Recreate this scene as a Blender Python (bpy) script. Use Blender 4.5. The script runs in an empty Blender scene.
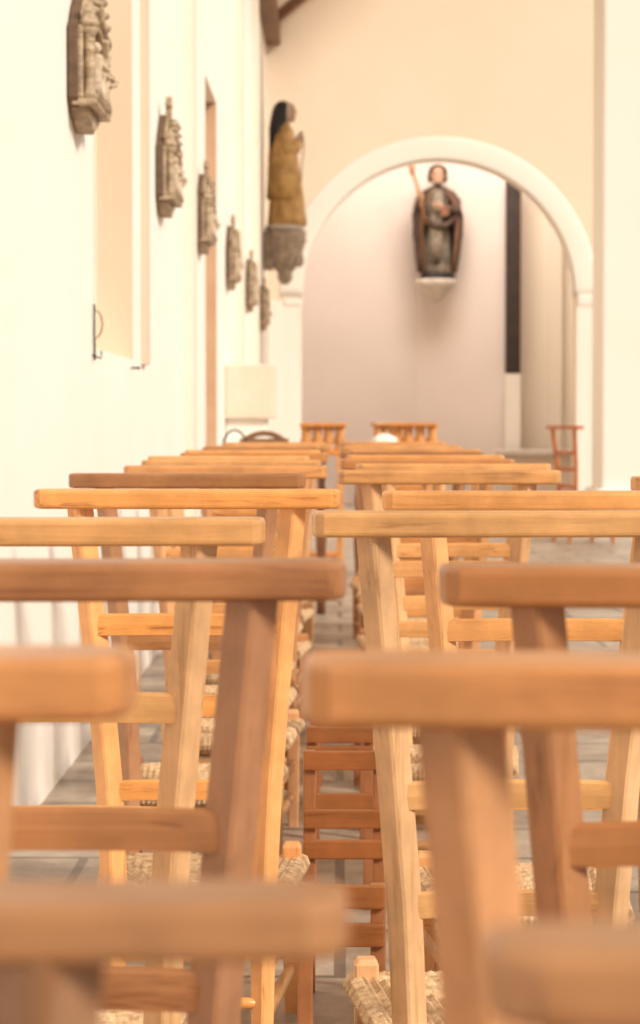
import bpy, bmesh, math, random
from mathutils import Vector, Matrix
random.seed(4)
S=bpy.context.scene
COL=S.collection
pi=math.pi
# ------------------------------------------------------------ materials
def mat_new(name):
    m=bpy.data.materials.new(name); m.use_nodes=True
    nt=m.node_tree; b=nt.nodes['Principled BSDF']; return m,nt,b
def N(nt,t,**k):
    n=nt.nodes.new(t)
    for a,v in k.items():
        if a in n.inputs: n.inputs[a].default_value=v
        else: setattr(n,a,v)
    return n
def mat_simple(name,c1,c2=None,rough=.7,scale=8,bump=.1,metal=0,bscale=None):
    m,nt,b=mat_new(name)
    c2=c2 or tuple(x*.85 for x in c1)
    tc=N(nt,'ShaderNodeTexCoord'); no=N(nt,'ShaderNodeTexNoise'); no.inputs['Scale'].default_value=scale; no.inputs['Detail'].default_value=5
    nt.links.new(tc.outputs['Object'],no.inputs['Vector'])
    r=N(nt,'ShaderNodeValToRGB'); r.color_ramp.elements[0].position=.35; r.color_ramp.elements[1].position=.65
    r.color_ramp.elements[0].color=(*c2,1); r.color_ramp.elements[1].color=(*c1,1)
    nt.links.new(no.outputs['Fac'],r.inputs['Fac']); nt.links.new(r.outputs['Color'],b.inputs['Base Color'])
    b.inputs['Roughness'].default_value=rough; b.inputs['Metallic'].default_value=metal
    if bump:
        n2=N(nt,'ShaderNodeTexNoise'); n2.inputs['Scale'].default_value=bscale or scale*4; n2.inputs['Detail'].default_value=4
        nt.links.new(tc.outputs['Object'],n2.inputs['Vector'])
        bu=N(nt,'ShaderNodeBump'); bu.inputs['Strength'].default_value=bump; bu.inputs['Distance'].default_value=.02
        nt.links.new(n2.outputs['Fac'],bu.inputs['Height']); nt.links.new(bu.outputs['Normal'],b.inputs['Normal'])
    return m
def mat_wood(name,axis,light=(.62,.33,.14),dark=(.36,.15,.05),rough=.34):
    m,nt,b=mat_new(name); L=nt.links.new
    tc=N(nt,'ShaderNodeTexCoord'); oi=N(nt,'ShaderNodeObjectInfo')
    ad=N(nt,'ShaderNodeVectorMath'); ad.operation='ADD'
    ml=N(nt,'ShaderNodeVectorMath'); ml.operation='SCALE'; ml.inputs[0].default_value=(7,5,3)
    L(oi.outputs['Random'],ml.inputs['Scale']); L(tc.outputs['Object'],ad.inputs[0]); L(ml.outputs[0],ad.inputs[1])
    def stretched(across,along,detail,dist):
        mp=N(nt,'ShaderNodeMapping'); sc=[across]*3; sc[axis]=along; mp.inputs['Scale'].default_value=sc
        L(ad.outputs[0],mp.inputs['Vector'])
        no=N(nt,'ShaderNodeTexNoise'); no.inputs['Scale'].default_value=1; no.inputs['Detail'].default_value=detail; no.inputs['Roughness'].default_value=.6; no.inputs['Distortion'].default_value=dist
        L(mp.outputs[0],no.inputs['Vector']); return no
    no=stretched(110,4,8,.6); nb=stretched(34,1.5,3,.3)
    mixf=N(nt,'ShaderNodeMath'); mixf.operation='MULTIPLY_ADD'; mixf.inputs[1].default_value=.55
    sc2=N(nt,'ShaderNodeMath'); sc2.operation='MULTIPLY'; sc2.inputs[1].default_value=.45
    L(nb.outputs['Fac'],sc2.inputs[0]); L(no.outputs['Fac'],mixf.inputs[0]); L(sc2.outputs[0],mixf.inputs[2])
    r=N(nt,'ShaderNodeValToRGB'); e=r.color_ramp.elements; e[0].position=.35; e[1].position=.60
    e[0].color=(*dark,1); e[1].color=(*light,1)
    x=e.new(.44); x.color=tuple(light[i]*.8+dark[i]*.2 for i in range(3))+(1,)
    L(mixf.outputs[0],r.inputs['Fac'])
    n2=N(nt,'ShaderNodeTexNoise'); n2.inputs['Scale'].default_value=11; n2.inputs['Detail'].default_value=5; n2.inputs['Roughness'].default_value=.6
    L(ad.outputs[0],n2.inputs['Vector'])
    mr=N(nt,'ShaderNodeMapRange'); mr.inputs['From Min'].default_value=.3; mr.inputs['From Max'].default_value=.68; mr.inputs['To Min'].default_value=.74; mr.inputs['To Max'].default_value=1.13
    L(n2.outputs['Fac'],mr.inputs['Value'])
    mx=N(nt,'ShaderNodeMixRGB'); mx.blend_type='MULTIPLY'; mx.inputs['Fac'].default_value=1
    L(r.outputs['Color'],mx.inputs[1]); L(oi.outputs['Color'],mx.inputs[2])
    m3=N(nt,'ShaderNodeVectorMath'); m3.operation='SCALE'
    L(mx.outputs[0],m3.inputs[0]); L(mr.outputs[0],m3.inputs['Scale'])
    L(m3.outputs[0],b.inputs['Base Color'])
    b.inputs['Roughness'].default_value=rough
    bu=N(nt,'ShaderNodeBump'); bu.inputs['Strength'].default_value=.25; bu.inputs['Distance'].default_value=.003
    L(no.outputs['Fac'],bu.inputs['Height']); L(bu.outputs['Normal'],b.inputs['Normal'])
    return m
WX=mat_wood('wood_grain_x',0,(.70,.37,.145),(.38,.165,.06))
WZ=mat_wood('wood_grain_z',2,(.76,.45,.23),(.50,.26,.11))
WY=mat_wood('wood_grain_y',1,(.60,.35,.17),(.33,.16,.07))
RUSH=mat_simple('rush_straw',(.78,.54,.31),(.44,.26,.13),.75,60,.4,bscale=160)
PLW=mat_simple('plaster_white',(.94,.88,.795),(.92,.855,.76),.85,1.3,.12,bscale=9)
PLP=mat_simple('plaster_peach',(.91,.75,.585),(.88,.72,.555),.85,1.0,.12,bscale=7)
PLR=mat_simple('plaster_rose',(.84,.735,.67),(.80,.695,.63),.85,1.2,.1,bscale=7)
PLC=mat_simple('plaster_cream',(.88,.77,.65),(.85,.74,.61),.85,1.2,.1,bscale=7)
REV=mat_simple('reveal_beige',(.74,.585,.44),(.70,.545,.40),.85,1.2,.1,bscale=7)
OCH=mat_simple('shaded_recess_ochre',(.66,.45,.29),(.58,.37,.23),.7,3,.1)  # door recess and jamb: orange-brown with the recess shadow mixed into the colour
STN=mat_simple('carved_stone',(.54,.43,.33),(.36,.27,.20),.8,14,.4,bscale=60)
PLQ=mat_simple('bronzed_relief',(.58,.44,.29),(.28,.19,.11),.5,22,.5,bscale=70)
PLF=mat_simple('relief_figures',(.76,.61,.44),(.48,.35,.23),.6,25,.4,bscale=70)
PLD=mat_simple('plaque_back_wood',(.16,.09,.05),(.10,.055,.03),.6,22,.2)
STW=mat_simple('pale_stone',(.78,.70,.61),(.66,.57,.48),.8,9,.3,bscale=40)
STB=mat_simple('beige_stone',(.84,.70,.56),(.78,.64,.50),.8,5,.2)
DARK=mat_simple('dark_timber',(.05,.028,.022),(.028,.016,.014),.6,12,.2)
IRON=mat_simple('black_iron',(.03,.025,.025),None,.5,20,.1,metal=.4)
BEAM=mat_simple('roof_timber',(.26,.12,.05),(.16,.07,.03),.6,6,.2)
def mat_floor():
    m,nt,b=mat_new('stone_slabs')
    tc=N(nt,'ShaderNodeTexCoord'); br=N(nt,'ShaderNodeTexBrick')
    br.inputs['Scale'].default_value=1.0; br.inputs['Brick Width'].default_value=.6; br.inputs['Row Height'].default_value=.4
    br.inputs['Mortar Size'].default_value=.012; br.inputs['Color1'].default_value=(.44,.35,.27,1); br.inputs['Color2'].default_value=(.56,.46,.36,1); br.inputs['Mortar'].default_value=(.2,.155,.12,1)
    nt.links.new(tc.outputs['Object'],br.inputs['Vector'])
    no=N(nt,'ShaderNodeTexNoise'); no.inputs['Scale'].default_value=7; no.inputs['Detail'].default_value=9; no.inputs['Roughness'].default_value=.7
    nt.links.new(tc.outputs['Object'],no.inputs['Vector'])
    r=N(nt,'ShaderNodeValToRGB'); r.color_ramp.elements[0].position=.35; r.color_ramp.elements[1].position=.65
    r.color_ramp.elements[0].color=(.5,.45,.4,1); r.color_ramp.elements[1].color=(1,1,1,1)
    nt.links.new(no.outputs['Fac'],r.inputs['Fac'])
    mx=N(nt,'ShaderNodeMixRGB'); mx.blend_type='MULTIPLY'; mx.inputs['Fac'].default_value=1
    nt.links.new(br.outputs['Color'],mx.inputs[1]); nt.links.new(r.outputs['Color'],mx.inputs[2]); nt.links.new(mx.outputs[0],b.inputs['Base Color'])
    b.inputs['Roughness'].default_value=.38
    bu=N(nt,'ShaderNodeBump'); bu.inputs['Strength'].default_value=.3; bu.inputs['Distance'].default_value=.01
    nt.links.new(no.outputs['Fac'],bu.inputs['Height']); nt.links.new(bu.outputs['Normal'],b.inputs['Normal'])
    return m
FLOOR=mat_floor()
# ------------------------------------------------------------ mesh builder
class B:
    def __init__(s,mats): s.bm=bmesh.new(); s.mats=mats
    def _merge(s,t,mi,smooth=False,M=None):
        if M is not None: bmesh.ops.transform(t,matrix=M,verts=t.verts)
        bmesh.ops.recalc_face_normals(t,faces=t.faces)
        for f in t.faces:
            f.material_index=mi; f.smooth=smooth
        me=bpy.data.meshes.new('t'); t.to_mesh(me); t.free(); s.bm.from_mesh(me); bpy.data.meshes.remove(me)
    def box(s,c,d,mi=0,bev=0,M=None,rot=None):
        t=bmesh.new(); bmesh.ops.create_cube(t,size=1)
        bmesh.ops.scale(t,vec=d,verts=t.verts)
        if bev: bmesh.ops.bevel(t,geom=t.edges[:],offset=bev,segments=2,affect='EDGES',profile=.6)
        if rot is not None: bmesh.ops.transform(t,matrix=rot,verts=t.verts)
        bmesh.ops.translate(t,vec=c,verts=t.verts); s._merge(t,mi,False,M)
    def prism(s,pts,h,mi=0,bev=0,M=None,smooth=False):
        t=bmesh.new(); vs=[t.verts.new((p[0],p[1],0)) for p in pts]; f=t.faces.new(vs)
        r=bmesh.ops.extrude_face_region(t,geom=[f]); vv=[g for g in r['geom'] if isinstance(g,bmesh.types.BMVert)]
        bmesh.ops.translate(t,vec=(0,0,h),verts=vv)
        if bev:
            es=[e for e in t.edges if len(e.link_faces)==2 and any(len(x.verts)>4 for x in e.link_faces)]
            bmesh.ops.bevel(t,geom=es,offset=bev,segments=3,affect='EDGES',profile=.5)
        s._merge(t,mi,smooth,M)
    def loft(s,loops,mi=0,smooth=True,cap=True,M=None,mats=None):
        t=bmesh.new(); R=[[t.verts.new(p) for p in l] for l in loops]; n=len(loops[0]); fm=[]
        for i in range(len(R)-1):
            for j in range(n):
                f=t.faces.new((R[i][j],R[i][(j+1)%n],R[i+1][(j+1)%n],R[i+1][j]))
        if cap:
            t.faces.new(R[0]); t.faces.new(R[-1])
        s._merge(t,mi,smooth,M)
    def tube(s,path,rad,mi=0,n=10,smooth=True,M=None):
        path=[Vector(p) for p in path]
        if not isinstance(rad,(list,tuple)): rad=[rad]*len(path)
        loops=[]; u=None
        for i,p in enumerate(path):
            d=(path[min(i+1,len(path)-1)]-path[max(i-1,0)]).normalized()
            if u is None:
                u=d.orthogonal().normalized()
            else: u=(u-d*u.dot(d)).normalized()
            w=d.cross(u)
            loops.append([p+(u*math.cos(2*pi*k/n)+w*math.sin(2*pi*k/n))*rad[i] for k in range(n)])
        s.loft(loops,mi,smooth,True,M)
    def lathe(s,prof,c,mi=0,n=20,M=None,a0=0,sq=1):
        loops=[[(c[0]+r*math.cos(2*pi*k/n),c[1]+sq*r*math.sin(2*pi*k/n),c[2]+z) for k in range(n)] for r,z in prof]
        s.loft(loops,mi,True,True,M)
    def ball(s,c,r,mi=0,seg=16,M=None,rot=None):
        t=bmesh.new(); bmesh.ops.create_uvsphere(t,u_segments=seg,v_segments=max(6,seg*2//3),radius=1)
        if not isinstance(r,(list,tuple)): r=(r,r,r)
        bmesh.ops.scale(t,vec=r,verts=t.verts)
        if rot is not None: bmesh.ops.transform(t,matrix=rot,verts=t.verts)
        bmesh.ops.translate(t,vec=c,verts=t.verts); s._merge(t,mi,True,M)
    def mesh(s,name):
        me=bpy.data.meshes.new(name); s.bm.to_mesh(me); s.bm.free()
        for m in s.mats: me.materials.append(m)
        return me
    def obj(s,name,loc=(0,0,0),rz=0):
        return place(s.mesh(name),name,loc,rz)
def place(me,name,loc=(0,0,0),rz=0,col=(1,1,1,1)):
    o=bpy.data.objects.new(name,me); o.location=loc; o.rotation_euler=(0,0,rz); o.color=col; COL.objects.link(o); return o
# ------------------------------------------------------------ church chair (low seat, high back, arm-rest top rail)
def chair_mesh(seed,rt=.03,dp=1.0,ptop=.167):
    rnd=random.Random(seed)
    b=B([WX,WZ,WY,RUSH])
    hw=.24
    pts=[]; n=12
    def cy(x): return .012*(x/hw)**2
    for i in range(n+1):
        x=-hw+.014+(2*hw-.028)*i/n; pts.append((x,(-.036+cy(x))*dp))
    pts+= [(hw-.004,(-.026+cy(hw))*dp),(hw,(-.012+cy(hw))*dp),(hw,(.02+cy(hw))*dp),(hw-.01,(.034+cy(hw))*dp)]
    for i in range(n+1):
        x=hw-.024-(2*hw-.048)*i/n; pts.append((x,(.038+cy(x))*dp))
    pts+= [(-hw+.01,(.034+cy(hw))*dp),(-hw,(.02+cy(hw))*dp),(-hw,(-.012+cy(hw))*dp),(-hw+.004,(-.026+cy(hw))*dp)]
    b.prism(pts,rt,0,min(.006,rt*.25),Matrix.Translation((0,0,.89)))
    def sq(c,a,bw,d):
        ch=.003
        base=[(-a+ch,-bw),(a-ch,-bw),(a,-bw+ch),(a,bw-ch),(a-ch,bw),(-a+ch,bw),(-a,bw-ch),(-a,-bw+ch)]
        ca,sa=math.cos(d),math.sin(d)
        return [(c[0]+x*ca-y*sa,c[1]+x*sa+y*ca,c[2]) for x,y in base]
    k_=ptop/.167
    for sx in (-1,1):
        d=sx*math.radians(-42)
        L=[]
        for (x,y,z,a) in [(.118,-.02,0,.013),(.118,.01,.15,.015),(.12,.036,.30,.0165),(.126,.04,.44,.017),(.139,.032,.6,.0167),(.154,.014,.76,.0163),(.167,.0,.894,.016)]:
            L.append(sq((sx*x*k_,y,z),a,a*.98,d))
        b.loft(L,1,False)
    def slat(z,h,hwid,y0,bow=.014):
        m=10; L=[]
        for i in range(m+1):
            x=-hwid+2*hwid*i/m; yy=y0+bow*(1-(x/hwid)**2)
            L.append([(x,yy-.008,z-h/2+.002),(x,yy-.009,z),(x,yy-.008,z+h/2-.004),(x,yy-.003,z+h/2),(x,yy+.004,z+h/2-.003),(x,yy+.007,z),(x,yy+.005,z-h/2)])
        b.loft(L,0,False)
    slat(.706,.036,.143*k_,.014); slat(.575,.036,.132*k_,.03); slat(.44,.034,.122*k_,.038)
    zs=.27; q=[(-.135,.04),(.135,.04),(.166,.41),(-.166,.41)]
    ctr=Vector((0,.225)); rings=22
    loops=[]
    for k in range(-3,rings+1):
        if k<0:
            t=0; off=[(.012,-.034),(.004,-.036),(-.006,-.02)][k+3]
            sc=1-off[0]/.2; z=zs+off[1]+.0
        else:
            t=k/rings; sc=1-t*.97; z=zs+ (.0045 if k%2 else -.001) -.010*t*(1 if t<.8 else .8/t)
        loop=[]
        for e in range(4):
            a=Vector(q[e]); c=Vector(q[(e+1)%4])
            for s_ in range(6):
                p=a.lerp(c,s_/6); p=ctr+(p-ctr)*sc
                zz=z+ (rnd.random()-.5)*.003
                loop.append((p.x,p.y,zz))
        loops.append(loop)
    b.loft(loops,3,False)
    for e in range(4):
        a=Vector(q[e]); c=Vector(q[(e+1)%4]); m=26
        path=[];rad=[]
        for i in range(m*2+1):
            p=a.lerp(c,i/(m*2)); path.append((p.x,p.y,zs-.014)); rad.append(.0155 if i%2 else .0185)
        b.tube(path,rad,3,8,False)
    for sx in (-1,1):
        b.loft([sq((sx*.153,.395,z),a,a,0) for z,a in [(0,.013),(.12,.0155),(.26,.0165),(.288,.0165),(.296,.012)]],1,False)
    def st(p,q_,r=.010,flat=False,mi=0):
        if flat:
            p=Vector(p);q_=Vector(q_); d=(q_-p); nn=Vector((-d.y,d.x,0)).normalized()*.007; u=Vector((0,0,.014))
            b.loft([[pp-nn-u,pp+nn-u,pp+nn+u,pp-nn+u] for pp in (p,q_)],mi,False)
        else:
            pm=[Vector(p).lerp(Vector(q_),t) for t in (0,.12,.5,.88,1)]
            b.tube(pm,[r*.75,r*.95,r*1.15,r*.95,r*.75],mi,10)
    st((-.153,.395,.19),(.153,.395,.19),flat=True); st((-.153,.395,.1),(.153,.395,.1))
    st((-.118*k_,.0,.11),(.118*k_,.0,.11)); st((-.118*k_,.015,.19),(.118*k_,.015,.19),flat=True)
    for sx in (-1,1):
        st((sx*.118*k_,.0,.08),(sx*.153,.395,.08),mi=2); st((sx*.118*k_,.015,.16),(sx*.153,.395,.16),flat=True,mi=2)
    return b.mesh('church_chair_mesh')
CM=[chair_mesh(i) for i in range(3)]
CT=chair_mesh(7,rt=.022,dp=.66,ptop=.138)
def chair(xend,y,side,rot=0,col=(1,1,1),me=None,sz=1):
    x=xend+(.24 if side>0 else -.24)
    o=place(me or random.choice(CM),'church_chair',(x,y,0),math.radians(rot),(*col,1)); o.scale=(1,1,sz)
lt=(1.08,1.02,.95); md=(.95,.88,.80); dk=(.54,.44,.40)
chair(.003,.80,-1,0,(.58,.52,.56),CT,.955); chair(-.098,1.13,-1,-1,(.88,.74,.66)); chair(.005,1.86,-1,1,(.60,.49,.48))
chair(-.083,2.66,-1,1.5,(1.0,.98,.93)); chair(-.0,3.75,-1,-.6,(1.2,1.0,.72))
chair(.038,.62,1,0,(.62,.56,.60),CT,.981); chair(-.018,1.10,1,-1,(.84,.70,.62)); chair(.075,1.80,1,-.5,(.60,.46,.38))
chair(-.034,2.86,1,2.5,(.98,.98,.96)); chair(.065,3.66,1,1,(1.12,.98,.8))
tints=[lt,(.82,.66,.55),(1.12,.98,.8),dk,(.95,.84,.76),md]
for i,(y,xe) in enumerate([(4.85,-.07),(5.65,-.03),(6.4,-.05),(7.1,-.09),(7.8,-.04),(8.5,-.07),(9.2,-.05),(9.9,-.08),(10.6,-.04),(11.3,-.07)]):
    chair(xe,y,-1,random.uniform(-2,2),tints[(i+3)%6])
for i,(y,xe) in enumerate([(5.15,-.005),(5.9,.04),(6.6,-.0),(7.3,.02),(8.0,.0),(8.7,.03),(9.4,.0),(10.1,.02),(10.8,.0),(11.5,.03)]):
    chair(xe,y,1,random.uniform(-2,2),tints[(i+5)%6])
chair(.56,4.6,1,1,md)
# ladder rails that link the two blocks of chairs
for (y,x0,x1,zz) in [(3.42,-.05,.055,(.345,.29)),(4.27,-.055,.07,(.42,.315,.26)),(5.0,-.06,.06,(.37,.33,.23)),(5.85,-.06,.06,(.40,.28)),(6.7,-.06,.05,(.36,.24))]:
    b=B([WX,WZ]); top=max(zz)+.017
    for z in zz: b.box(((x0+x1)/2,0,z),(x1-x0+.02,.014,.034),0,.003)
    for x in (x0,x1): b.box((x,.012,top/2),(.022,.02,top),1,.003)
    o=b.obj('row_link_rail',(0,y,0)); o.color=(.50,.33,.25,1)
# ------------------------------------------------------------ room shell
XW=-.8; YF=26.0
def wall_left():
    b=B([PLW,PLC,OCH,REV]); zt=5.25; th=.5
    def seg(y0,y1,z0,z1,x=XW,mi=0): b.box((x-th/2,(y0+y1)/2,(z0+z1)/2),(th,y1-y0,z1-z0),mi)
    seg(-2,7.84,0,zt); seg(7.84,9.28,0,1.26); seg(7.84,9.28,4.2,zt); seg(9.28,14.3,0,zt)
    seg(14.3,15.6,3.07,zt); seg(15.6,YF+.5,0,zt)
    b.box((XW-.34,8.56,2.73),(.28,1.46,2.96),1)
    b.box((XW-.35,14.95,1.53),(.46,1.32,3.08),2)
    b.box((XW-.06,15.585,1.53),(.12,.03,3.06),2)
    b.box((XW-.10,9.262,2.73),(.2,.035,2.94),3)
    return b.obj('wall_left')
wall_left()
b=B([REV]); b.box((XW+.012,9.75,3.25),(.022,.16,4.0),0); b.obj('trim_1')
b=B([PLC])
for y,w in ((12.6,.35),(18.9,.5),(22.4,.5)): b.box((XW+.021,y,2.62),(.04,w,5.2),0)
b.obj('trim_2')
b=B([FLOOR]); b.box((4,14,-.05),(10.6,34,.1)); b.obj('floor')
def arch_wall():
    b=B([PLP,PLW]); cx,r,zs,zt=1.06,1.49,2.35,9.6; t=.45
    def seg(x0,x1,z0,z1,mi=0): b.box(((x0+x1)/2,YF+t/2,(z0+z1)/2),(x1-x0,t,z1-z0),mi)
    seg(XW-.5,cx-r,0,zt); seg(cx+r,9,0,zt)
    n=48; P=[]
    for i in range(n+1):
        a=pi-pi*i/n; P.append((cx+r*math.cos(a),zs+r*math.sin(a)))
    t_=bmesh.new()
    for i in range(n):
        (xa,za),(xb,zb)=P[i],P[i+1]
        for yy in (YF,YF+t):
            t_.faces.new([t_.verts.new(p) for p in ((xa,yy,za),(xb,yy,zb),(xb,yy,zt),(xa,yy,zt))])
        t_.faces.new([t_.verts.new(p) for p in ((xa,YF,za),(xa,YF+t,za),(xb,YF+t,zb),(xb,YF,zb))])
    bmesh.ops.remove_doubles(t_,verts=t_.verts,dist=.0005)
    b._merge(t_,0)
    return b.obj('wall_far')
arch_wall()
b=B([PLW]); cx,zs=1.06,2.35; n=48
L=[]
for i in range(n+1):
    a=pi*i/n; c,s=math.cos(a),math.sin(a)
    L.append([(cx+rr*c,yy,zs+rr*s) for rr,yy in ((1.475,YF-.008),(1.475,YF+.3),(1.7,YF+.02),(1.72,YF-.003),(1.70,YF-.006),(1.50,YF-.012))])
b.loft(L,0,True)
b.box((cx+1.6,YF+.0,zs-.04),(.2,.06,.12),0,.02); b.box((cx-1.57,YF+.0,zs-.06),(.2,.06,.08),0,.02)
b.box((cx-1.66,YF+.0,1.15),(.36,.03,2.3),0,.005); b.box((cx+1.60,YF,1.15),(.22,.03,2.3),0,.005)
b.obj('trim_3')
def chapel():
    b=B([PLR,PLC,PLW])
    def pan(p,q,z0,z1,mi,th=.15):
        p=Vector((p[0],p[1],0));q=Vector((q[0],q[1],0)); d=q-p; nn=Vector((-d.y,d.x,0)).normalized()*th
        b.loft([[p+Vector((0,0,z)),q+Vector((0,0,z)),q+nn+Vector((0,0,z)),p+nn+Vector((0,0,z))] for z in (z0,z1)],mi,False)
    pan((-1.4,28.75),(.95,29.25),0,5.6,0); pan((.95,29.25),(2.1,29.0),0,5.6,0)
    pan((2.1,29.15),(4.2,29.15),0,5.6,1)
    pan((-1.4,26.4),(-1.4,28.8),0,5.6,0)
    b.box((2.60,29.1,2.8),(.16,.1,5.6),1)
    return b.obj('wall_chapel')
chapel()
b=B([PLR]); b.box((1.4,28.6,5.66),(5.8,4.4,.1)); b.obj('ceiling_chapel')
b=B([DARK,PLW]); b.box((2.07,28.85,2.74),(.18,.12,2.32),0,.01); b.box((2.07,28.85,.78),(.18,.16,1.56),1,.01)
b.obj('timber_post')
b=B([STB,STW]); b.box((2.3,28.3,.3),(.8,.5,.6),0,.02); b.box((2.3,28.3,.63),(.9,.6,.07),1,.02); b.obj('stone_bench')
b=B([PLC,BEAM])
b.loft([[(XW-.3,y,4.95),(3.2,y,8.45),(3.2,y,8.6),(XW-.3,y,5.1)] for y in (6,YF+.2)],0,False)
y=25.4
while y>6:
    b.loft([[(XW,yy,5.07),(3.2,yy,9.07-.75),(3.2,yy,9.07-.55),(XW,yy,5.3)] for yy in (y-.08,y+.08)],1,False); y-=1.4
b.loft([[(XW,yy,5.05),(XW+.16,yy,5.05),(XW+.16,yy,5.28),(XW,yy,5.28)] for yy in (6,YF)],1,False)
b.obj('ceiling')
b=B([PLW,STW])
b.box((2.85,22,4.6),(1.0,.9,9.2),0,.02); b.box((2.85,22,.2),(1.12,1.02,.4),0,.03)
b.obj('wall_pier')
b=B([STB,PLW]); b.box((XW+.172,17.0,1.22),(.34,.6,.38),0,.015); b.box((XW+.145,17.0,.515),(.28,.5,1.03),1,.01); b.obj('stone_pedestal')
# ------------------------------------------------------------ stations of the cross
def plaque_mesh():
    b=B([PLQ,PLF,PLD])
    M=Matrix(((0,0,1,0),(1,0,0,0),(0,1,0,0),(0,0,0,1)))
    out=[(-.17,.0),(.17,.0),(.19,.03),(.19,.27),(.15,.30),(.13,.33),(.06,.40),(.0,.46),(-.06,.40),(-.13,.33),(-.15,.30),(-.19,.27),(-.19,.03)]
    b.prism([(p[0]*1.05,p[1]*1.02-.004) for p in out],.022,2,.003,M)
    b.prism(out,.032,0,.005,M)
    b.prism([(-.14,-.02),(0,-.075),(.14,-.02),(.15,.0),(-.15,.0)],.04,0,.005,M)
    b.box((.035,0,.012),(.055,.38,.022),0,.005)
    for sy in (-1,1):
        b.tube([(.045,sy*.165,.02),(.045,sy*.165,.05),(.045,sy*.165,.24),(.045,sy*.165,.27)],[.022,.012,.012,.022],0,8)
        b.lathe([(.021,0),(.022,.02),(.012,.05),(.016,.06),(.002,.1)],(.045,sy*.165,.27),0,8)
        b.tube([(.045,sy*.165,.29),(.045,sy*.09,.34),(.045,0,.43)],.014,0,8)
        for k in range(3):
            b.ball((.05,sy*(.14-.045*k),.335+.035*k),.018,0,8)
        b.tube([(.04,sy*.15,.24),(.045,sy*.10,.285),(.045,0,.31)],.009,0,6)
    b.box((.03,0,.50),(.02,.022,.12),0,.003); b.box((.03,0,.515),(.02,.08,.022),0,.003)
    for (yy,h,w) in [(-.11,.19,.024),(-.055,.16,.028),(.01,.13,.03),(.065,.18,.026),(.115,.17,.024)]:
        L=[]
        for z,s in [(0,1.1),(.3,.9),(.6,.95),(.8,1.0),(.88,.4)]:
            L.append([(.045+w*s*math.cos(2*pi*k/10)*(1+.12*math.sin(3*k)),yy+w*s*.9*math.sin(2*pi*k/10),.022+z*h) for k in range(10)])
        b.loft(L,1,True); b.ball((.052,yy,.022+h*1.0),(.015,.017,.022),1,10)
        b.tube([(.055,yy,.022+h*.8),(.075,yy+.02,.022+h*.6),(.08,yy+.035,.022+h*.7)],[.011,.009,.006],1,6)
    b.box((.065,-.01,.17),(.014,.22,.018),1,.003,rot=Matrix.Rotation(.5,4,'X')); b.box((.065,.03,.2),(.014,.018,.14),1,.003,rot=Matrix.Rotation(.5,4,'X'))
    return b.mesh('station_plaque_mesh')
PM=plaque_mesh()
for i,(y,z) in enumerate([(7.28,1.95),(10.65,1.98),(13.6,2.02),(17.0,2.0),(20.5,2.0),(24.0,1.97)]):
    o=place(PM,'station_of_the_cross_plaque',(XW+.004,y,z)); o.scale=(1.35,1.15,.84)
b=B([IRON,PLC]); b.tube([(XW+.006,7.84,3.2),(XW+.006,7.82,1.95),(XW+.006,7.83,1.6),(XW+.006,7.80,1.3),(XW+.006,7.8,1.22)],.003,1,6); b.obj('wall_cable')
b=B([IRON])
b.tube([(XW+.008,7.75,1.22),(XW+.008,7.75,1.40)],.0035,0,8)
b.tube([(XW+.01,7.75,1.39)]+[(XW+.01+.024*math.sin(a),7.75,1.335+.045*math.cos(a)) for a in [0,.5,1,1.6,2.2,2.8,3.14]]+[(XW+.01,7.75,1.26)],.0022,0,8)
b.tube([(XW+.0,7.75,1.235),(XW+.03,7.75,1.225),(XW+.03,7.75,1.25)],.003,0,8)
b.obj('iron_bracket')
b=B([IRON]); b.tube([(XW,9.2,1.225),(XW+.03,9.2,1.225)],.004,0,8); b.ball((XW+.03,9.2,1.225),.006,0,8); b.obj('coat_hook')
# ------------------------------------------------------------ statues
SKIN=mat_simple('painted_skin',(.55,.33,.21),(.45,.26,.17),.5,20,.05)
VEIL=mat_simple('black_veil',(.035,.028,.03),(.02,.016,.018),.6,12,.1)
GOLD=mat_simple('golden_habit',(.76,.47,.18),(.48,.27,.09),.6,8,.15)
BROWN=mat_simple('brown_cope',(.11,.058,.038),(.05,.027,.02),.6,10,.15)
OLIVE=mat_simple('grey_olive_robe',(.24,.195,.145),(.10,.08,.06),.6,9,.15)
REDB=mat_simple('rust_lining',(.28,.12,.06),(.16,.065,.035),.6,9,.1)
GILT=mat_simple('gilt',(.42,.22,.08),(.3,.15,.06),.4,20,.05,metal=.1)
HAIR=mat_simple('brown_hair',(.08,.04,.025),(.04,.02,.012),.7,30,.4)
CRM=mat_simple('cream_cloth',(.32,.26,.19),(.16,.13,.095),.7,14,.1)
def ring(cx,cy,z,rx,ry,n=40,fold=0,fk=9,ph=0):
    o=[]
    for k in range(n):
        a=2*pi*k/n; f=1+fold*math.sin(fk*a+ph)+fold*.5*math.sin((fk*2+1)*a+1+ph)
        o.append((cx+rx*f*math.cos(a),cy+ry*f*math.sin(a),z))
    return o
def hand(b,p,d,up,mi,s=1.0):
    p=Vector(p); d=Vector(d).normalized(); up=Vector(up).normalized(); side=d.cross(up).normalized()
    b.tube([p,p+d*.03*s,p+d*.07*s],[.018*s,.026*s,.024*s],mi,8)
    for k,l in enumerate((.05,.062,.058,.045)):
        q=p+d*.065*s+side*(k-1.5)*.013*s
        b.tube([q,q+d*l*.5*s+up*.004,q+d*l*s-up*.012*s],[.007*s,.0065*s,.0045*s],mi,6)
    q=p+d*.025*s-side*.022*s
    b.tube([q,q+d*.025*s-side*.02*s,q+d*.05*s-side*.018*s],[.009*s,.008*s,.005*s],mi,6)
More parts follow.
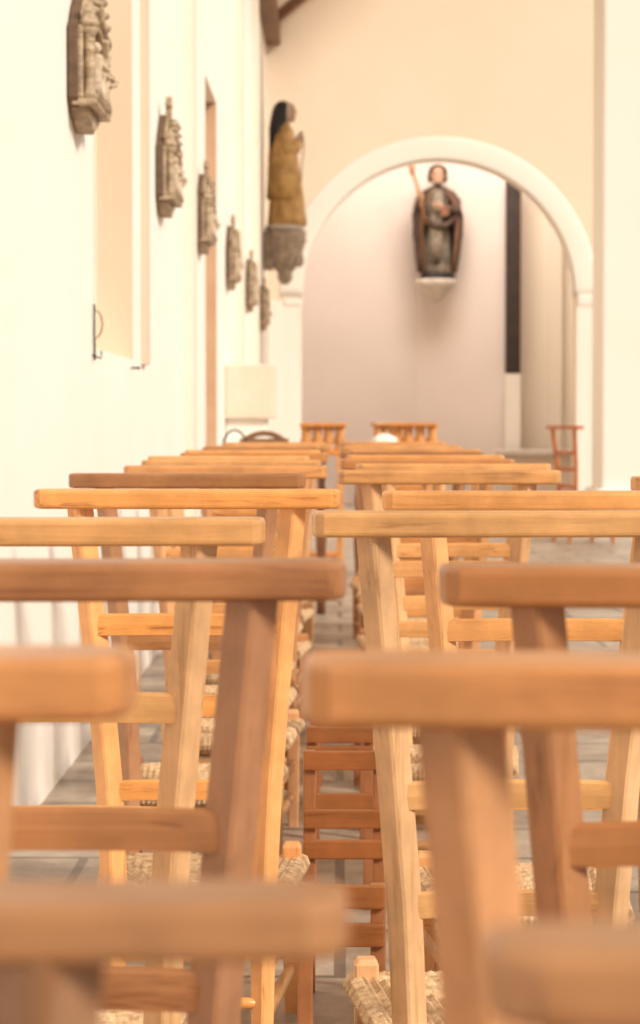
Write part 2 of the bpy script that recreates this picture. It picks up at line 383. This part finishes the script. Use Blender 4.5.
def head(b,c,mi,s=1):
    c=Vector(c)
    pr=[(-.115,.03,.03,-.03),(-.105,.042,.045,-.035),(-.08,.056,.066,-.02),(-.04,.066,.08,-.008),(.0,.072,.088,0),(.04,.074,.09,.004),(.075,.064,.08,.006),(.10,.042,.055,.006),(.113,.012,.016,.006)]
    b.loft([ring(c.x,c.y+y*s,c.z+z*s,rx*s,ry*s,24) for z,rx,ry,y in pr],mi)
    b.loft([[ (c.x+x*s,c.y+y*s,c.z+z*s) for x,y,z in l] for l in (
        [(-.006,-.078,.028),(.006,-.078,.028),(0,-.086,.028)],[(-.012,-.078,-.015),(.012,-.078,-.015),(0,-.108,-.012)],[(-.011,-.07,-.03),(.011,-.07,-.03),(0,-.092,-.028)])],mi,False)
    for sx in(-1,1):
        b.ball((c.x+sx*.028*s,c.y-.074*s,c.z+.018*s),(.012*s,.008*s,.007*s),len(b.mats)-1,8)
        b.ball((c.x+sx*.073*s,c.y+.0*s,c.z-.0*s),(.008*s,.018*s,.028*s),mi,8)
        b.tube([(c.x+sx*.014*s,c.y-.082*s,c.z+.034*s),(c.x+sx*.045*s,c.y-.07*s,c.z+.036*s)],.005*s,len(b.mats)-1,6)
    b.ball((c.x,c.y-.073*s,c.z-.052*s),(.02*s,.008*s,.006*s),mi,8)
def saint():
    b=B([OLIVE,BROWN,REDB,SKIN,GILT,HAIR,CRM,VEIL])
    R=[(0,.16,.13,.05),(.03,.165,.135,.07),(.2,.15,.12,.09),(.5,.135,.105,.08),(.75,.12,.09,.05),(.9,.135,.095,.03),(1.02,.15,.09,.02),(1.08,.13,.08,.01),(1.115,.06,.055,0),(1.17,.048,.05,0)]
    b.loft([ring(0,0,z,rx,ry,48,f,9,.4+z) for z,rx,ry,f in R],0)
    L=[]
    for z,rx,ry in [(.02,.215,.165),(.2,.235,.165),(.5,.27,.165),(.75,.275,.16),(.95,.235,.135),(1.05,.19,.115),(1.10,.12,.09),(1.13,.075,.07)]:
        op=.78 if z<1 else .5
        a0=-pi/2+op; a1=-pi/2+2*pi-op; n=34; lo=[]
        for s_,rg in ((1,range(n+1)),(.93,range(n,-1,-1))):
            for k in rg:
                a=a0+(a1-a0)*k/n; f=s_+.055*math.sin(11*a+z*4)*(1 if z<1 else .2)
                lo.append((rx*f*math.cos(a),ry*f*math.sin(a)+.005,z))
        L.append(lo)
    b.loft(L,1)
    b.tube([(.17,-.12,.03),(.19,-.12,.3),(.215,-.11,.6),(.20,-.11,.85),(.12,-.12,1.0),(.04,-.09,1.09)],[.014,.016,.018,.016,.012,.01],2,8)
    b.tube([(-.16,-.125,.03),(-.175,-.125,.4),(-.19,-.12,.7),(-.10,-.12,1.0),(-.04,-.09,1.09)],[.008]*5,4,8)
    b.loft([[(x-.0+w*math.cos(pi+pi*k/10),-y+.0-.03*math.sin(pi*k/10)*(1+.3*math.sin(5*k)),z) for k in range(11)] for z,w,y,x in [(.15,.06,.125,-.03),(.4,.07,.12,-.03),(.7,.07,.1,-.02),(.9,.06,.095,-.01),(1.04,.05,.075,0)]],6,True)
    b.tube([(-.15,-.13,.72),(-.05,-.165,.62),(.07,-.165,.6),(.2,-.12,.74)],[.03,.035,.04,.03],1,10)
    b.tube([(-.14,0,1.04),(-.19,-.02,.95),(-.215,-.06,.83),(-.20,-.14,.86),(-.185,-.17,.92)],[.05,.06,.066,.058,.05],1,12)
    b.tube([(.14,0,1.04),(.2,-.03,.93),(.19,-.10,.78),(.10,-.16,.82),(.06,-.17,.84)],[.05,.062,.068,.058,.048],1,12)
    hand(b,(-.185,-.18,.925),(-.3,-.3,.8),(0,-1,0),3,1.2); hand(b,(.055,-.185,.845),(-.9,-.2,.3),(0,-1,.2),3,1.2)
    b.tube([(-.155,-.235,.62),(-.215,-.235,.97),(-.30,-.21,1.30)],.019,4,8)
    b.lathe([(.012,-.02),(.034,.01),(.026,.03),(.040,.07),(.03,.1),(.008,.14)],(-.305,-.208,1.26),4,10)
    b.box((.06,-.215,.79),(.09,.03,.12),2,.004)
    head(b,(0,-.02,1.26),3,1.0)
    b.loft([ring(0,-.07+y,1.26+z,rx,ry,18,.05,6) for z,rx,ry,y in [(-.17,.008,.01,-.01),(-.135,.028,.022,-.01),(-.10,.042,.03,0),(-.07,.05,.03,.012),(-.052,.042,.018,.02)]],5)
    b.ball((0,.02,1.30),(.092,.085,.085),5,16)
    for k in range(9):
        a=pi*(k/8); b.ball((.08*math.cos(a),-.02,1.305+.075*math.sin(a)),(.028,.05,.03),5,10)
    for sx in(-1,1): b.tube([(sx*.08,.0,1.30),(sx*.088,.0,1.24),(sx*.078,.01,1.17)],[.022,.028,.018],5,8)
    b.lathe([(.2,-.06),(.2,-.01),(.18,0)],(0,0,0),7,24,sq=.8)
    return b.obj('saint_statue',(1.165,28.83,2.76),math.radians(4))
saint().scale=(1.08,1,.93)
b=B([STW])
b.lathe([(.02,-.28),(.05,-.26),(.07,-.23),(.15,-.16),(.22,-.09),(.245,-.04),(.245,0)],(0,0,0),0,28,sq=.95)
b.obj('statue_corbel',(1.15,28.87,2.70))
def nun():
    b=B([GOLD,VEIL,SKIN,STW,VEIL])
    R=[(0,.19,.19,.05),(.04,.195,.195,.07),(.25,.175,.17,.08),(.55,.15,.145,.065),(.8,.125,.12,.04),(.93,.13,.11,.02),(1.03,.145,.095,.01),(1.08,.11,.08,0),(1.12,.055,.055,0),(1.17,.046,.048,0)]
    b.loft([ring(0,-.03*(1-z)if z<1 else 0,z,rx,ry,52,f,9,z*1.2) for z,rx,ry,f in R],0)
    L=[]
    for z,rx,ry in [(.3,.22,.18),(.6,.2,.165),(.85,.185,.15),(1.0,.165,.115),(1.08,.12,.09),(1.12,.07,.065)]:
        a0=-pi/2+.5; a1=a0+2*pi-1.0; n=30; lo=[]
        for s in (1,.93):
            rng=range(n+1) if s==1 else range(n,-1,-1)
            for k in rng:
                a=a0+(a1-a0)*k/n; f=s+.05*math.sin(10*a+z*3); lo.append((rx*f*math.cos(a),ry*f*math.sin(a)+.01,z))
        L.append(lo)
    b.loft(L,0)
    for sx in(-1,1):
        b.tube([(sx*.13,.0,1.03),(sx*.18,-.0,.93),(sx*.17,-.04,.82),(sx*.09,-.11,.86),(sx*.04,-.14,.92)],[.045,.055,.062,.058,.05],0,12)
        hand(b,(sx*.022,-.145,.93),(-sx*.12,-.25,.95),(sx,0,0),2)
    b.tube([(.0,-.19,.98),(.02,-.2,.86),(.0,-.18,.7),(.03,-.17,.5)],.006,1,6)
    head(b,(0,-.03,1.265),2,.95)
    b.tube([(0+.078*math.cos(a),-.035,1.262+.105*math.sin(a)) for a in [2*pi*k/16 for k in range(17)]],.013,3,8)
    b.ball((0,.02,1.285),(.095,.10,.105),1,18)
    L=[]
    for z,w,y0,d in [(1.36,.05,.0,.05),(1.30,.105,.03,.09),(1.2,.12,.05,.09),(1.08,.14,.085,.075),(.95,.13,.11,.05),(.85,.11,.125,.035),(.78,.07,.13,.02)]:
        L.append(ring(0,y0,z,w,d,28,.05,7,z*2))
    b.loft(L,1)
    b.lathe([(.2,-.05),(.2,-.0),(.18,.01)],(0,0,0),3,24)
    return b.obj('nun_statue',(-.575,25.0,3.03),math.radians(90))
nun().scale=(1,1.0,.93)
b=B([STN])
b.lathe([(.03,-.55),(.06,-.52),(.085,-.47),(.07,-.44),(.14,-.34),(.19,-.24),(.18,-.21),(.2,-.17),(.215,-.06),(.225,0)],(0,0,0),0,24)
for k in range(10):
    a=2*pi*k/10; b.ball((.16*math.cos(a),.16*math.sin(a),-.30),(.04,.04,.07),0,8)
for k in range(14):
    a=2*pi*k/14; b.ball((.2*math.cos(a),.2*math.sin(a),-.1),(.025,.025,.03),0,8)
b.box((-.17,0,-.2),(.1,.25,.4),0,.02)
b.obj('carved_stone_corbel',(-.572,25.0,2.975))
# ------------------------------------------------------------ far furniture
def turned(b,x,y,z0,z1,mi=1,r=.022):
    h=z1-z0
    b.lathe([(r*.9,0),(r,.12*h),(r*.65,.16*h),(r*.9,.3*h),(r*1.15,.45*h),(r*.7,.62*h),(r,.7*h),(r*.7,.78*h),(r,.86*h),(r,h)],(x,y,z0),mi,12)
def prie(loc,w,rz,name='prie_dieu',col=(1,1,1,1)):
    b=B([WX,WZ,WY,RUSH])
    b.box((0,0,.995),(w+.07,.12,.022),0,.006)
    for x in (-w/2,-w/6,w/6,w/2): turned(b,x,0,.84,.985,r=.032)
    b.box((0,0,.83),(w+.03,.06,.03),0,.006)
    for sx in(-1,1):
        b.box((sx*w/2,0,.41),(.035,.035,.82),1,.004); b.box((sx*w/2,.36,.10),(.035,.035,.2),1,.004); b.box((sx*w/2,.18,.18),(.03,.36,.03),2,.004)
    b.box((0,.3,.21),(w+.05,.2,.035),0,.01); b.box((0,0,.4),(w,.02,.05),0,.004)
    o=b.obj(name,loc,rz); o.color=col; return o
prie((-.10,14.2,0),.2,.1,col=(1.0,.76,.48,1)); prie((.45,14.6,0),.22,-.15,col=(1.05,.8,.5,1)); prie((.32,15.6,0),.16,.3,col=(.9,.75,.6,1))
def table(loc,w,d,h,rz=0,col=(.36,.25,.22,1)):
    b=B([WX,WZ]); b.box((0,0,h-.015),(w,d,.03),0,.008); b.box((0,-d/2+.04,h-.06),(w-.08,.02,.06),0); b.box((0,d/2-.04,h-.06),(w-.08,.02,.06),0)
    for sx in(-1,1):
        for sy in(-1,1): turned(b,sx*(w/2-.05),sy*(d/2-.05),0,h-.03,1,.025)
    o=b.obj('wooden_table',loc,rz); o.color=col
table((-.27,12.8,0),.44,.35,.90); table((.26,12.6,0),.42,.36,.89)
b=B([PLW]); L=[]
for z,s in [(0,1),(.02,1.05),(.04,.9),(.055,.5),(.062,.1)]:
    L.append(ring(0,0,z,.065*s,.06*s,24,.08,5,z*20))
b.loft(L,0); b.obj('folded_cloth',(.23,12.55,.892))
b=B([BEAM,WX])
pts=[(-.17,0,.45)]+[(-.17*math.cos(a),0,.78+.17*math.sin(a)) for a in [pi*k/12 for k in range(13)]]+[(.17,0,.45)]
b.tube(pts,.016,0,8)
b.tube([(-.09,0,.46)]+[(-.09*math.cos(a),0,.74+.12*math.sin(a)) for a in [pi*k/8 for k in range(9)]]+[(.09,0,.46)],.01,0,8)
b.prism([(.19*math.cos(a),.2+.2*math.sin(a)) for a in [2*pi*k/24 for k in range(24)]],.035,0,.008,Matrix.Translation((0,0,.43)))
for x,y in((-.15,.03),(.15,.03),(-.14,.34),(.14,.34)): b.tube([(x,y,.44),(x*1.15,y*1.05-.01,0)],[.017,.013],0,8)
b.box((0,-.01,.86),(.28,.02,.12),0,.008)
b.obj('bentwood_chair',(-.43,13.6,0),.1)
b=B([IRON])
b.tube([(-.62+.065*math.cos(a)*-1,0,.87+.1*math.sin(a)) for a in [pi*k/14 for k in range(15)]]+[(-.555,0,0.01)],.006,0,8)
b.tube([(-.685,0,.87),(-.685,0,.01)],.006,0,8); b.tube([(-.72,-.06,.01),(-.52,.06,.01)],.008,0,8); b.tube([(-.72,.06,.01),(-.52,-.06,.01)],.008,0,8)
b.obj('iron_umbrella_stand',(.05,13.0,0))
place(CM[0],'church_chair',(1.86,20.0,0),math.radians(-62),(.75,.38,.17,1)).scale=(1,1,1.06)
# ------------------------------------------------------------ light
w=bpy.data.worlds.new('w'); S.world=w; w.use_nodes=True
bg=w.node_tree.nodes['Background']; bg.inputs['Color'].default_value=(1,.935,.86,1); bg.inputs['Strength'].default_value=.56
sl=bpy.data.lights.new('sun','SUN'); sl.energy=3.8; sl.angle=math.radians(14); sl.color=(1,.92,.815)
so=bpy.data.objects.new('sun',sl); COL.objects.link(so); so.rotation_euler=Vector((-.66,.50,-.55)).to_track_quat('-Z','Y').to_euler()
al=bpy.data.lights.new('chapel_fill_light','AREA'); al.shape='RECTANGLE'; al.size=2.2; al.size_y=1.2; al.energy=130; al.color=(1,.93,.85)  # added fill lamp high in the chapel, no window modelled behind it
ao=bpy.data.objects.new('chapel_fill_light',al); COL.objects.link(ao); ao.location=(1.4,26.9,5.3); ao.rotation_euler=Vector((.05,.45,-1)).to_track_quat('-Z','Y').to_euler()
# ------------------------------------------------------------ camera
cd=bpy.data.cameras.new('camera'); cam=bpy.data.objects.new('camera',cd); COL.objects.link(cam)
cd.sensor_fit='VERTICAL'; cd.sensor_height=36; cd.sensor_width=22.5; cd.lens=84.4
cam.location=(0,0,1.03); cam.rotation_euler=(math.radians(90-2.22),0,math.radians(.4775))
cd.dof.use_dof=True; cd.dof.focus_distance=3.4; cd.dof.aperture_fstop=9.5; cd.clip_start=.05; cd.clip_end=200
S.camera=cam
S.view_settings.view_transform='Standard'
